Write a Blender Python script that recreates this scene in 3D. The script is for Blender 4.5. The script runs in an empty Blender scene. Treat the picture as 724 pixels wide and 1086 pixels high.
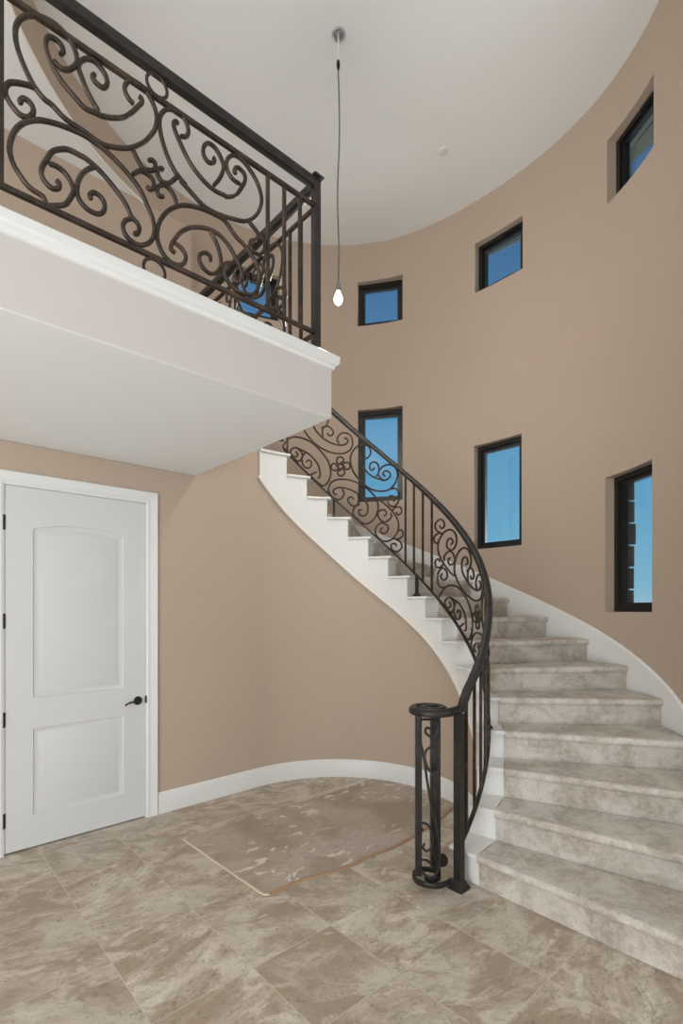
import bpy, bmesh, math, random
from mathutils import Vector

# ------------------------------------------------------------------ camera, world, lights, exposure
SC = bpy.context.scene
COL = SC.collection
RAD = math.pi / 180
EYE = 1.6
cam = bpy.data.cameras.new('camera')
cam.sensor_fit = 'VERTICAL'; cam.sensor_height = 36.0
cam.lens = 536.9 / 1086 * 36.0
cam.shift_y = (645.6 - 543.0) / 1086
cam.clip_start = 0.05
cam_ob = bpy.data.objects.new('camera', cam); COL.objects.link(cam_ob)
cam_ob.location = (0, 0, EYE)
cam_ob.rotation_euler = (90 * RAD, 0, -math.atan2(0.6696, 0.7428))
SC.camera = cam_ob

world = bpy.data.worlds.new('sky'); SC.world = world
world.use_nodes = True
wn = world.node_tree; wn.nodes.clear()
w_out = wn.nodes.new('ShaderNodeOutputWorld'); w_bg = wn.nodes.new('ShaderNodeBackground')
w_tc = wn.nodes.new('ShaderNodeTexCoord'); w_sep = wn.nodes.new('ShaderNodeSeparateXYZ')
w_ramp = wn.nodes.new('ShaderNodeValToRGB')
wn.links.new(w_tc.outputs['Generated'], w_sep.inputs[0])
wn.links.new(w_sep.outputs['Z'], w_ramp.inputs[0])
cr = w_ramp.color_ramp
cr.elements[0].position = 0.0; cr.elements[0].color = (0.36, 0.55, 0.66, 1)
cr.elements[1].position = 0.62; cr.elements[1].color = (0.035, 0.12, 0.27, 1)
for p_, c_ in ((0.035, (0.24, 0.50, 0.68, 1)), (0.14, (0.155, 0.42, 0.64, 1)), (0.36, (0.10, 0.31, 0.54, 1)), (0.50, (0.055, 0.19, 0.385, 1))):
    e_ = cr.elements.new(p_); e_.color = c_
wn.links.new(w_ramp.outputs[0], w_bg.inputs[0])
w_bg.inputs[1].default_value = 1.0
wn.links.new(w_bg.outputs[0], w_out.inputs[0])

def area(name, loc, target, sx, sy, watts, col=(1, 1, 1)):
    l = bpy.data.lights.new(name, 'AREA'); l.shape = 'RECTANGLE'; l.size = sx; l.size_y = sy
    l.energy = watts; l.color = col
    o = bpy.data.objects.new(name, l); COL.objects.link(o); o.location = loc
    o.rotation_euler = (Vector(target) - Vector(loc)).to_track_quat('-Z', 'Y').to_euler()
    return o
area('entry_fill', (0.5, -7.6, 2.9), (1.8, 3.0, 3.2), 7.0, 5.0, 100, (0.91, 0.975, 1.0))  # added area lamp just inside the closed rear wall, general frontal fill
area('left_floor_fill', (-2.2, 0.7, 0.12), (-0.6, 2.6, 2.7), 2.4, 2.6, 132, (0.94, 0.98, 1.0))  # added up-facing lamp, out of view, brightens the balcony underside; no sun here
area('foyer_floor_fill', (1.0, -3.4, 0.12), (2.4, -0.6, 3.6), 3.0, 2.4, 90, (0.93, 0.98, 1.0))  # second added floor-level lamp, lifts the tower ceiling and window reveals
area('left_room_fill', (-3.4, 0.1, 1.9), (4.0, 1.6, 2.4), 3.6, 3.4, 222, (0.91, 0.975, 1.0))  # unseen lamp added to brighten the right wall, skirt board and stairs
area('right_foyer_fill', (5.2, -4.2, 3.4), (3.6, 2.2, 1.4), 4.0, 4.0, 85, (0.91, 0.975, 1.0))  # added lamp, right of and behind the camera, to lighten the steps
area('upper_hall_fill', (-3.4, 3.2, 4.3), (2.0, 3.0, 4.9), 2.8, 2.2, 95, (0.92, 0.98, 1.0))  # added lamp at the hall's left end, fills the upper level
area('outside_fill', (15.0, -3.2, 1.6), (4.6, 2.2, 4.0), 7.0, 6.0, 1500, (0.90, 0.96, 1.0))  # area lamp added outdoors, shines through the windows onto reveals, drum and ceiling
BULB_WATTS = 32

SC.view_settings.view_transform = 'Standard'
SC.view_settings.look = 'None'
SC.view_settings.gamma = 1.0
SC.view_settings.use_curve_mapping = False
SC.view_settings.exposure = -0.03

# ------------------------------------------------------------------ materials
def new_mat(name):
    m = bpy.data.materials.new(name); m.use_nodes = True
    nt = m.node_tree
    return m, nt, nt.nodes['Principled BSDF']
def mix_col(nt, a, b, fac):
    n = nt.nodes.new('ShaderNodeMix'); n.data_type = 'RGBA'
    for k, v in ((6, a), (7, b)):
        if isinstance(v, tuple): n.inputs[k].default_value = (*v, 1)
        else: nt.links.new(v, n.inputs[k])
    if isinstance(fac, float): n.inputs[0].default_value = fac
    else: nt.links.new(fac, n.inputs[0])
    return n.outputs[2]
def noise(nt, scale, detail=3, vec=None, rough=0.5, dist=0.0):
    n = nt.nodes.new('ShaderNodeTexNoise'); n.inputs['Scale'].default_value = scale
    n.inputs['Detail'].default_value = detail; n.inputs['Roughness'].default_value = rough
    n.inputs['Distortion'].default_value = dist
    if vec is None:
        tc = nt.nodes.new('ShaderNodeTexCoord'); vec = tc.outputs['Object']
    nt.links.new(vec, n.inputs['Vector'])
    return n.outputs['Fac']
def ramp(nt, fac, p0, p1):
    n = nt.nodes.new('ShaderNodeMapRange'); n.inputs[1].default_value = p0; n.inputs[2].default_value = p1
    n.interpolation_type = 'SMOOTHSTEP'
    nt.links.new(fac, n.inputs[0]); return n.outputs[0]
def math_n(nt, op, a, b=None):
    n = nt.nodes.new('ShaderNodeMath'); n.operation = op
    for k, v in ((0, a), (1, b)):
        if v is None: continue
        if isinstance(v, (int, float)): n.inputs[k].default_value = v
        else: nt.links.new(v, n.inputs[k])
    return n.outputs[0]
def bump(nt, bsdf, height, strength, dist=0.01):
    n = nt.nodes.new('ShaderNodeBump'); n.inputs['Strength'].default_value = strength
    n.inputs['Distance'].default_value = dist
    nt.links.new(height, n.inputs['Height']); nt.links.new(n.outputs[0], bsdf.inputs['Normal'])

def paint(name, c, rough=0.7, var=0.04, bump_s=0.04, scale=55):
    m, nt, b = new_mat(name)
    n1 = noise(nt, 1.3, 3)
    lo = tuple(x * (1 - var) for x in c); hi = tuple(min(1, x * (1 + var)) for x in c)
    nt.links.new(mix_col(nt, lo, hi, n1), b.inputs['Base Color'])
    b.inputs['Roughness'].default_value = rough
    bump(nt, b, noise(nt, scale, 4), bump_s, 0.004)
    return m
M_WALL = paint('tan_wall_paint', (0.452, 0.355, 0.280), 0.75, 0.03, 0.10)
M_CEIL = paint('white_ceiling_paint', (0.785, 0.79, 0.785), 0.85, 0.015, 0.10, 40)
M_CREAM = paint('cream_slab_paint', (0.55, 0.515, 0.49), 0.7, 0.02, 0.08)
M_WHITE = paint('white_trim_paint', (0.70, 0.70, 0.69), 0.38, 0.01, 0.01)
M_CURB = paint('white_stringer_paint', (0.74, 0.735, 0.715), 0.45, 0.02, 0.03)
M_DOOR = paint('white_door_paint', (0.60, 0.60, 0.60), 0.42, 0.01, 0.02, 25)
M_STUCCO = paint('grey_exterior_stucco', (0.20, 0.20, 0.165), 0.9, 0.1, 0.3, 60)
M_STONE = paint('dark_stone', (0.055, 0.06, 0.055), 0.9, 0.35, 0.5, 30)
M_BEAD = paint('pale_corner_bead', (0.80, 0.77, 0.72), 0.6, 0.01, 0.01)

def iron(name, c1, c2, rough, metal=0.6):
    m, nt, b = new_mat(name)
    n1 = ramp(nt, noise(nt, 14, 5, rough=0.65), 0.42, 0.66)
    nt.links.new(mix_col(nt, c1, c2, n1), b.inputs['Base Color'])
    b.inputs['Metallic'].default_value = metal; b.inputs['Roughness'].default_value = rough
    bump(nt, b, noise(nt, 70, 4), 0.12, 0.003)
    return m
M_BRONZE = iron('bronze_brown_iron', (0.028, 0.019, 0.014), (0.075, 0.047, 0.032), 0.38, 0.4)
M_BLACK = iron('black_iron', (0.018, 0.016, 0.015), (0.034, 0.029, 0.026), 0.42, 0.3)
M_FRAME = iron('black_window_frame', (0.008, 0.008, 0.008), (0.012, 0.012, 0.012), 0.35, 0.0)
M_HARDWARE = iron('dark_bronze_hardware', (0.012, 0.011, 0.010), (0.025, 0.022, 0.02), 0.35, 0.5)
M_CORD = iron('grey_cord', (0.10, 0.10, 0.10), (0.14, 0.14, 0.14), 0.6, 0.0)
M_SOCKET = iron('grey_socket', (0.20, 0.19, 0.18), (0.28, 0.27, 0.26), 0.4, 0.3)
M_STEEL = iron('galvanised_ring', (0.34, 0.34, 0.34), (0.48, 0.48, 0.48), 0.45, 0.2)

def glass_mat():
    m, nt, b = new_mat('window_glass')
    nt.nodes.remove(b)
    out = nt.nodes['Material Output']
    tr = nt.nodes.new('ShaderNodeBsdfTransparent'); gl = nt.nodes.new('ShaderNodeBsdfGlossy')
    tr.inputs[0].default_value = (0.97, 0.985, 0.98, 1)
    gl.inputs['Roughness'].default_value = 0.02
    lw = nt.nodes.new('ShaderNodeLayerWeight'); lw.inputs[0].default_value = 0.5
    fc = math_n(nt, 'ADD', math_n(nt, 'MULTIPLY', math_n(nt, 'POWER', lw.outputs['Facing'], 4.0), 0.35), 0.035)
    mx = nt.nodes.new('ShaderNodeMixShader')
    nt.links.new(fc, mx.inputs[0]); nt.links.new(tr.outputs[0], mx.inputs[1]); nt.links.new(gl.outputs[0], mx.inputs[2])
    nt.links.new(mx.outputs[0], out.inputs[0])
    return m
M_GLASS = glass_mat()

def bulb_mat():
    m, nt, b = new_mat('glowing_bulb_glass')
    n = noise(nt, 3, 1)
    nt.links.new(mix_col(nt, (1, 0.90, 0.74), (1, 0.93, 0.80), n), b.inputs['Emission Color'])
    b.inputs['Emission Strength'].default_value = 14
    return m
M_BULB = bulb_mat()

def carpet_mat():
    m, nt, b = new_mat('grey_beige_carpet')
    big = ramp(nt, noise(nt, 4.2, 6, rough=0.66, dist=0.6), 0.38, 0.62)
    mid = ramp(nt, noise(nt, 26, 5, rough=0.75), 0.38, 0.64)
    fine = noise(nt, 120, 4, rough=0.8)
    c = mix_col(nt, (0.40, 0.345, 0.29), (0.65, 0.60, 0.54), big)
    c = mix_col(nt, c, (0.71, 0.655, 0.585), math_n(nt, 'MULTIPLY', mid, 0.5))
    c = mix_col(nt, c, (0.36, 0.33, 0.29), math_n(nt, 'MULTIPLY', ramp(nt, fine, 0.50, 0.68), 0.75))
    nt.links.new(c, b.inputs['Base Color'])
    b.inputs['Roughness'].default_value = 1.0
    b.inputs['Specular IOR Level'].default_value = 0.1
    b.inputs['Sheen Weight'].default_value = 0.15
    bump(nt, b, math_n(nt, 'ADD', fine, math_n(nt, 'MULTIPLY', noise(nt, 60, 3), 0.8)), 0.55, 0.008)
    return m
M_CARPET = carpet_mat()

def tile_mat():
    m, nt, b = new_mat('travertine_look_tile')
    S, OX, OY = 0.4561, 0.3046, 0.113
    tc = nt.nodes.new('ShaderNodeTexCoord'); sep = nt.nodes.new('ShaderNodeSeparateXYZ')
    nt.links.new(tc.outputs['Object'], sep.inputs[0])
    u = math_n(nt, 'DIVIDE', math_n(nt, 'SUBTRACT', sep.outputs['X'], OX), S)
    v = math_n(nt, 'DIVIDE', math_n(nt, 'SUBTRACT', sep.outputs['Y'], OY), S)
    iu = math_n(nt, 'FLOOR', u); iv = math_n(nt, 'FLOOR', v)
    fu = math_n(nt, 'FRACT', u); fv = math_n(nt, 'FRACT', v)
    def edge(f): return math_n(nt, 'MINIMUM', f, math_n(nt, 'SUBTRACT', 1.0, f))
    e = math_n(nt, 'MINIMUM', edge(fu), edge(fv))
    grout = ramp(nt, e, 0.006, 0.0035)
    cmb = nt.nodes.new('ShaderNodeCombineXYZ'); nt.links.new(iu, cmb.inputs[0]); nt.links.new(iv, cmb.inputs[1])
    wn_ = nt.nodes.new('ShaderNodeTexWhiteNoise'); nt.links.new(cmb.outputs[0], wn_.inputs['Vector'])
    ang = math_n(nt, 'MULTIPLY', math_n(nt, 'SUBTRACT', wn_.outputs['Value'], 0.5), 1.0)
    # per-tile shifted and turned coordinates
    off = nt.nodes.new('ShaderNodeVectorMath'); off.operation = 'SCALE'; off.inputs[3].default_value = 9.0
    nt.links.new(wn_.outputs['Color'], off.inputs[0])
    loc = nt.nodes.new('ShaderNodeCombineXYZ'); nt.links.new(fu, loc.inputs[0]); nt.links.new(fv, loc.inputs[1])
    rot = nt.nodes.new('ShaderNodeVectorRotate'); rot.rotation_type = 'Z_AXIS'
    rot.inputs['Center'].default_value = (0.5, 0.5, 0)
    nt.links.new(loc.outputs[0], rot.inputs['Vector']); nt.links.new(math_n(nt, 'ADD', ang, 0.15), rot.inputs['Angle'])
    add = nt.nodes.new('ShaderNodeVectorMath'); add.operation = 'ADD'
    nt.links.new(rot.outputs[0], add.inputs[0]); nt.links.new(off.outputs[0], add.inputs[1])
    st = nt.nodes.new('ShaderNodeMapping'); st.inputs['Scale'].default_value = (0.9, 1.45, 1)
    nt.links.new(add.outputs[0], st.inputs['Vector'])
    band = noise(nt, 1.25, 8, st.outputs[0], 0.64, 0.6)
    band2 = noise(nt, 2.3, 8, st.outputs[0], 0.66, 0.7)
    grit = noise(nt, 30, 8, add.outputs[0], 0.82, 0.2)
    rag = math_n(nt, 'MULTIPLY', math_n(nt, 'SUBTRACT', noise(nt, 11, 6, st.outputs[0], 0.75), 0.5), 0.16)
    band = math_n(nt, 'ADD', band, rag); band2 = math_n(nt, 'ADD', band2, rag)
    pits = noise(nt, 15, 6, st.outputs[0], 0.72, 1.0)
    c = mix_col(nt, (0.40, 0.315, 0.235), (0.64, 0.57, 0.475), ramp(nt, band, 0.40, 0.59))
    c = mix_col(nt, c, (0.72, 0.665, 0.585), math_n(nt, 'MULTIPLY', ramp(nt, band2, 0.52, 0.64), 0.8))
    c = mix_col(nt, c, (0.36, 0.315, 0.265), math_n(nt, 'MULTIPLY', ramp(nt, band2, 0.46, 0.32), 0.6))
    c = mix_col(nt, c, (0.33, 0.275, 0.225), math_n(nt, 'MULTIPLY', ramp(nt, grit, 0.50, 0.66), 0.55))
    vein = ramp(nt, math_n(nt, 'ABSOLUTE', math_n(nt, 'SUBTRACT', band2, 0.47)), 0.035, 0.0)
    pit = math_n(nt, 'MULTIPLY', vein, ramp(nt, pits, 0.50, 0.62))
    c = mix_col(nt, c, (0.10, 0.082, 0.068), math_n(nt, 'MULTIPLY', pit, 0.6))
    crack = ramp(nt, math_n(nt, 'ABSOLUTE', math_n(nt, 'SUBTRACT', band, 0.52)), 0.014, 0.0)
    crack = math_n(nt, 'MULTIPLY', crack, ramp(nt, noise(nt, 5, 4, add.outputs[0], 0.7), 0.46, 0.58))
    c = mix_col(nt, c, (0.19, 0.155, 0.125), math_n(nt, 'MULTIPLY', crack, 0.6))
    tone = math_n(nt, 'MULTIPLY', wn_.outputs['Value'], 0.25)
    c = mix_col(nt, c, (0.36, 0.305, 0.25), tone)
    c = mix_col(nt, c, (0.60, 0.525, 0.43), math_n(nt, 'MULTIPLY', grout, 0.9))
    nt.links.new(c, b.inputs['Base Color'])
    b.inputs['Roughness'].default_value = 0.62
    b.inputs['Specular IOR Level'].default_value = 0.35
    hgt = math_n(nt, 'SUBTRACT', math_n(nt, 'SUBTRACT', math_n(nt, 'MULTIPLY', grit, 0.25), grout), math_n(nt, 'MULTIPLY', pit, 0.8))
    bump(nt, b, hgt, 0.25, 0.004)
    return m
M_TILE = tile_mat()

def sheet_mat():
    m, nt, b = new_mat('dusty_protection_sheet')
    n1 = noise(nt, 2.2, 5, dist=0.5)
    tc = nt.nodes.new('ShaderNodeTexCoord')
    mp = nt.nodes.new('ShaderNodeMapping'); mp.inputs['Rotation'].default_value = (0, 0, 0.5); mp.inputs['Scale'].default_value = (1.0, 2.0, 1)
    nt.links.new(tc.outputs['Object'], mp.inputs[0])
    patch = math_n(nt, 'MULTIPLY', ramp(nt, noise(nt, 7.0, 3, mp.outputs[0], 0.6, 0.6), 0.585, 0.63), ramp(nt, noise(nt, 1.7, 2), 0.42, 0.60))
    fold = noise(nt, 3.0, 3, mp.outputs[0], 0.5, 0.8)
    c = mix_col(nt, (0.37, 0.305, 0.245), (0.48, 0.41, 0.345), ramp(nt, n1, 0.36, 0.62))
    c = mix_col(nt, c, (0.27, 0.215, 0.165), math_n(nt, 'MULTIPLY', ramp(nt, noise(nt, 26, 6, rough=0.75), 0.50, 0.68), 0.5))
    c = mix_col(nt, c, (0.72, 0.66, 0.58), math_n(nt, 'MULTIPLY', patch, 0.9))
    nt.links.new(c, b.inputs['Base Color'])
    b.inputs['Roughness'].default_value = 0.8
    bump(nt, b, math_n(nt, 'ADD', fold, math_n(nt, 'MULTIPLY', patch, 0.2)), 0.25, 0.02)
    return m
M_SHEET = sheet_mat()
M_SHEET_EDGE = paint('torn_sheet_edge', (0.40, 0.255, 0.155), 0.8, 0.25, 0.1, 40)
M_SHEET_TAPE = paint('pale_sheet_edge', (0.66, 0.57, 0.45), 0.8, 0.1, 0.1, 40)

# ------------------------------------------------------------------ mesh helpers
def link(name, verts, faces, mat, parent=None, smooth=False, kind=None):
    me = bpy.data.meshes.new(name)
    me.from_pydata([tuple(v) for v in verts], [], faces)
    me.validate(); me.update()
    bm = bmesh.new(); bm.from_mesh(me)
    bmesh.ops.recalc_face_normals(bm, faces=bm.faces)
    bm.to_mesh(me); bm.free()
    if mat: me.materials.append(mat)
    if smooth:
        for p in me.polygons: p.use_smooth = True
    o = bpy.data.objects.new(name, me); COL.objects.link(o)
    if parent:
        o.parent = parent
        if parent.type == 'EMPTY': o.matrix_parent_inverse = parent.matrix_world.inverted()
    if kind: o['kind'] = kind
    return o
def auto_smooth(o, deg=35):
    me = o.data
    for p in me.polygons: p.use_smooth = True
    bm = bmesh.new(); bm.from_mesh(me)
    for e in bm.edges:
        e.smooth = len(e.link_faces) == 2 and e.calc_face_angle(0) < deg * RAD
    bm.to_mesh(me); bm.free()
    return o
class MB:
    def __init__(s): s.v = []; s.f = []
    def add(s, verts, faces):
        k = len(s.v); s.v += [tuple(v) for v in verts]; s.f += [tuple(i + k for i in f) for f in faces]
    def box(s, p0, p1):
        x0, y0, z0 = p0; x1, y1, z1 = p1
        s.add([(x0, y0, z0), (x1, y0, z0), (x1, y1, z0), (x0, y1, z0), (x0, y0, z1), (x1, y0, z1), (x1, y1, z1), (x0, y1, z1)],
              [(0, 3, 2, 1), (4, 5, 6, 7), (0, 1, 5, 4), (1, 2, 6, 5), (2, 3, 7, 6), (3, 0, 4, 7)])
    def obox(s, c, ax, ay, az, hx, hy, hz):
        c = Vector(c); ax = Vector(ax) * hx; ay = Vector(ay) * hy; az = Vector(az) * hz
        vs = [c + sx * ax + sy * ay + sz * az for sz in (-1, 1) for sx, sy in ((-1, -1), (1, -1), (1, 1), (-1, 1))]
        s.add(vs, [(0, 3, 2, 1), (4, 5, 6, 7), (0, 1, 5, 4), (1, 2, 6, 5), (2, 3, 7, 6), (3, 0, 4, 7)])
    def prism(s, poly, d):           # poly: 3-D planar loop, d: extrusion vector
        n = len(poly); d = Vector(d)
        vs = [Vector(p) for p in poly] + [Vector(p) + d for p in poly]
        s.add(vs, [tuple(range(n))[::-1], tuple(range(n, 2 * n))] + [(i, (i + 1) % n, n + (i + 1) % n, n + i) for i in range(n)])
    def sweep(s, path, prof, closed=False):   # prof in (side, up); side stays horizontal
        n = len(path); m = len(prof); vs = []
        P = [Vector(p) for p in path]
        for i in range(n):
            if closed: t = P[(i + 1) % n] - P[i - 1]
            else: t = P[min(i + 1, n - 1)] - P[max(i - 1, 0)]
            t.normalize()
            side = t.cross(Vector((0, 0, 1)))
            if side.length < 1e-4: side = Vector((1, 0, 0))
            side.normalize(); up = side.cross(t)
            vs += [P[i] + side * a + up * b for a, b in prof]
        fs = [(i * m + j, i * m + (j + 1) % m, ((i + 1) % n) * m + (j + 1) % m, ((i + 1) % n) * m + j)
              for i in range(n if closed else n - 1) for j in range(m)]
        if not closed: fs += [tuple(range(m))[::-1], tuple(range((n - 1) * m, n * m))]
        s.add(vs, fs)
    def tube(s, path, r, sides=8, closed=False, flat=None, normal=None):
        # round rod; radius r, parallel-transported frame
        P = [Vector(p) for p in path]; n = len(P); vs = []
        ref = None
        for i in range(n):
            if closed: t = P[(i + 1) % n] - P[i - 1]
            else: t = P[min(i + 1, n - 1)] - P[max(i - 1, 0)]
            if t.length < 1e-9: t = Vector((0, 0, 1))
            t.normalize()
            if ref is None:
                ref = Vector((0, 0, 1)) if abs(t.z) < 0.9 else Vector((1, 0, 0))
            ref = (ref - t * ref.dot(t)); 
            if ref.length < 1e-6: ref = t.orthogonal()
            ref.normalize(); q = t.cross(ref)
            rr = r[i] if isinstance(r, list) else r
            vs += [P[i] + (ref * math.cos(2 * math.pi * k / sides) + q * math.sin(2 * math.pi * k / sides)) * rr for k in range(sides)]
        m = sides
        fs = [(i * m + j, i * m + (j + 1) % m, ((i + 1) % n) * m + (j + 1) % m, ((i + 1) % n) * m + j)
              for i in range(n if closed else n - 1) for j in range(m)]
        if not closed: fs += [tuple(range(m))[::-1], tuple(range((n - 1) * m, n * m))]
        s.add(vs, fs)
    def lathe(s, c, prof, n=20):      # prof: list of (r, z) around the vertical through c
        vs = []; m = len(prof)
        for i in range(n):
            a = 2 * math.pi * i / n
            vs += [(c[0] + r * math.cos(a), c[1] + r * math.sin(a), c[2] + z) for r, z in prof]
        fs = [(i * m + j, ((i + 1) % n) * m + j, ((i + 1) % n) * m + j + 1, i * m + j + 1) for i in range(n) for j in range(m - 1)]
        fs += [tuple(i * m for i in range(n))[::-1], tuple(i * m + m - 1 for i in range(n))]
        s.add(vs, fs)
    def build(s, name, mat, parent=None, smooth=None, kind=None):
        o = link(name, s.v, s.f, mat, parent, False, kind)
        if smooth: auto_smooth(o, smooth)
        return o
def catmull(pts, sub=5):
    P = [Vector(p) for p in pts]; out = []
    for i in range(len(P) - 1):
        p0 = P[i - 1] if i > 0 else P[0] * 2 - P[1]
        p1, p2 = P[i], P[i + 1]
        p3 = P[i + 2] if i + 2 < len(P) else P[-1] * 2 - P[-2]
        for k in range(sub):
            t = k / sub
            out.append(0.5 * ((2 * p1) + (p2 - p0) * t + (2 * p0 - 5 * p1 + 4 * p2 - p3) * t * t + (3 * p1 - p0 - 3 * p2 + p3) * t ** 3))
    out.append(P[-1]); return out
def empty(name, loc, label, cat, group=None):
    o = bpy.data.objects.new(name, None); COL.objects.link(o); o.location = loc
    o.empty_display_size = 0.1
    tag(o, label, cat, group)
    bpy.context.view_layer.update()
    return o
def tag(o, label, cat, group=None):
    o['label'] = label; o['category'] = cat
    if group: o['group'] = group
    return o
def table(tab, x):
    if x <= tab[0][0]: return tab[0][1]
    for (x0, y0), (x1, y1) in zip(tab, tab[1:]):
        if x <= x1:
            t = (x - x0) / (x1 - x0); return y0 + (y1 - y0) * t
    return tab[-1][1]
def rrect(w, h, r=0.008, n=3):        # rounded rectangle profile centred on 0
    out = []
    for cx, cy, a0 in ((w / 2 - r, h / 2 - r, 0), (-w / 2 + r, h / 2 - r, 90), (-w / 2 + r, -h / 2 + r, 180), (w / 2 - r, -h / 2 + r, 270)):
        for k in range(n + 1):
            a = (a0 + 90 * k / n) * RAD; out.append((cx + r * math.cos(a), cy + r * math.sin(a)))
    return out

# ------------------------------------------------------------------ layout (metres; X along the door wall, Y away from it)
CX, CY = 2.497, 2.838            # centre of the round stair tower
RISE = 0.19; TOPK = 16; UP = RISE * TOPK          # 16 risers, upper floor at 3.04
STEP = 10.82                     # degrees per step
def nose_angle(k): return 17.1 + (TOPK - k) * STEP
def nose_z(th): return 3.04 - (th - 17.1) * RISE / STEP
def pol(th, r, z=0.0): return Vector((CX + r * math.sin(th * RAD), CY + r * math.cos(th * RAD), z))
RT = [(-180, 2.22), (-46, 2.215), (-36, 2.235), (-25, 2.268), (-15, 2.31), (-5, 2.355), (3, 2.378), (12, 2.395), (22, 2.415), (32, 2.432), (42, 2.437), (52, 2.43),
      (60, 2.41), (68, 2.372), (76, 2.335), (84, 2.318), (92, 2.318), (101, 2.335), (111, 2.368), (121, 2.388), (133, 2.378), (145, 2.35), (160, 2.32), (180, 2.30)]
def RW(th):                      # tower wall radius, lightly smoothed
    th = (th + 180) % 360 - 180
    return sum(table(RT, max(-180, min(180, th + d))) for d in (-6, -3, 0, 3, 6)) / 5
CEIL, LOW = 6.06, 5.65
DW = CY + 1.055                  # door wall plane, tangent to the inner curved wall
X0, X1, Y0 = -3.6, 5.6, -8.0
WEND = 150                       # angle where the round wall stops    # room limits off to the left, right and rear
HALLY = 5.07
SLAB_A, SLAB_B = 1.90, 2.19      # free corner of the balcony slab

# ------------------------------------------------------------------ floor, walls, ceilings
link('floor', [(X0, Y0, 0), (6.8, Y0, 0), (6.8, 5.6, 0), (X0, 5.6, 0)], [(0, 1, 2, 3)], M_TILE, kind='structure')

# door wall with the curved wall under the stair (one continuous plastered face)
BOT = [(-3, 2.86), (0, 2.80), (4.4, 2.704), (18.5, 2.446), (35.1, 2.183), (55.4, 1.853), (75.3, 1.579), (90.4, 1.369), (102.3, 1.178), (113.5, 0.988),
       (124, 0.775), (135, 0.575), (150, 0.30), (162, 0.09), (170, 0.0)]
def bot_z(th): return sum(table(BOT, th + d) for d in (-5, -2.5, 0, 2.5, 5)) / 5 if th > 2 else table(BOT, th)
DX0, DX1, DZ = 0.567, 1.487, 2.41           # door opening
mb = MB()
W = DW
def wq(x0, x1, z0, z1): mb.add([(x0, W, z0), (x1, W, z0), (x1, W, z1), (x0, W, z1)], [(0, 1, 2, 3)])
wq(X0, DX0, 0, 2.69); wq(DX0, DX1, DZ, 2.69); wq(DX1, SLAB_A, 0, 2.69); wq(SLAB_A, CX, 0, UP - 0.03)
mb.add([(DX0, W, 0), (DX0, W + .14, 0), (DX0, W + .14, DZ), (DX0, W, DZ)], [(0, 1, 2, 3)])
mb.add([(DX1, W, 0), (DX1, W + .14, 0), (DX1, W + .14, DZ), (DX1, W, DZ)], [(0, 1, 2, 3)])
mb.add([(DX0, W, DZ), (DX1, W, DZ), (DX1, W + .14, DZ), (DX0, W + .14, DZ)], [(0, 1, 2, 3)])
N = 86; vs = []; fs = []
for i in range(N + 1):
    th = 157.5 * i / N
    vs += [pol(th, 1.055, 0), pol(th, 1.055, max(0.001, (bot_z(th) - .012)))]
fs = [(2 * i, 2 * i + 2, 2 * i + 3, 2 * i + 1) for i in range(N)]
mb.add(vs, fs)
mb.build('wall_back', M_WALL, kind='structure', smooth=30)

link('wall_left', [(X0, Y0, 0), (X0, HALLY, 0), (X0, HALLY, LOW), (X0, Y0, LOW)], [(0, 1, 2, 3)], M_WALL, kind='structure')
link('wall_front', [(X0, Y0, 0), (X1, Y0, 0), (X1, Y0, LOW), (X0, Y0, LOW)], [(0, 1, 2, 3)], M_WALL, kind='structure')
pe = pol(WEND, RW(WEND))
link('wall_right', [(X1, Y0, 0), (X1, pe.y, 0), (X1, pe.y, LOW), (X1, Y0, LOW), (pe.x, pe.y, 0), (pe.x, pe.y, LOW)], [(0, 1, 2, 3), (1, 4, 5, 2)], M_WALL, kind='structure')

# windows: (angle, sill, head)
WIN = [(18.6, 5.06, 5.60), (54.3, 5.06, 5.60), (89.3, 5.06, 5.60), (125.3, 5.06, 5.60), (54.3, 2.905, 4.03), (89.0, 2.25, 3.385), (124.8, 1.574, 2.725)]
HW = 0.277; REV = 0.085; OUT = 0.17
def dth(th): return math.degrees(math.asin(HW / RW(th)))
# tower wall: grid in angle and height with the openings left out
angs = set()
for th, z0, z1 in WIN: angs |= {round(th - dth(th), 3), round(th + dth(th), 3)}
base = [-4 + (WEND + 4) * i / 77 for i in range(78)]
angs = sorted(angs | {a_ for a_ in base if all(abs(a_ - q) > 0.6 for q in angs)})
zs = sorted({0.0, CEIL} | {w[1] for w in WIN} | {w[2] for w in WIN})
def in_hole(tm, zm): return any(abs(tm - th) < dth(th) and z0 < zm < z1 for th, z0, z1 in WIN)
mb = MB(); idx = {}
def gv(i, j):
    if (i, j) not in idx:
        idx[i, j] = len(mb.v); mb.v.append(tuple(pol(angs[i], RW(angs[i]), zs[j])))
    return idx[i, j]
for i in range(len(angs) - 1):
    for j in range(len(zs) - 1):
        if in_hole((angs[i] + angs[i + 1]) / 2, (zs[j] + zs[j + 1]) / 2): continue
        mb.f.append((gv(i, j), gv(i + 1, j), gv(i + 1, j + 1), gv(i, j + 1)))
def wframe(th):
    n = Vector((math.sin(th * RAD), math.cos(th * RAD), 0)); t = Vector((math.cos(th * RAD), -math.sin(th * RAD), 0))
    return Vector((CX, CY, 0)), n, t, RW(th)
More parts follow.
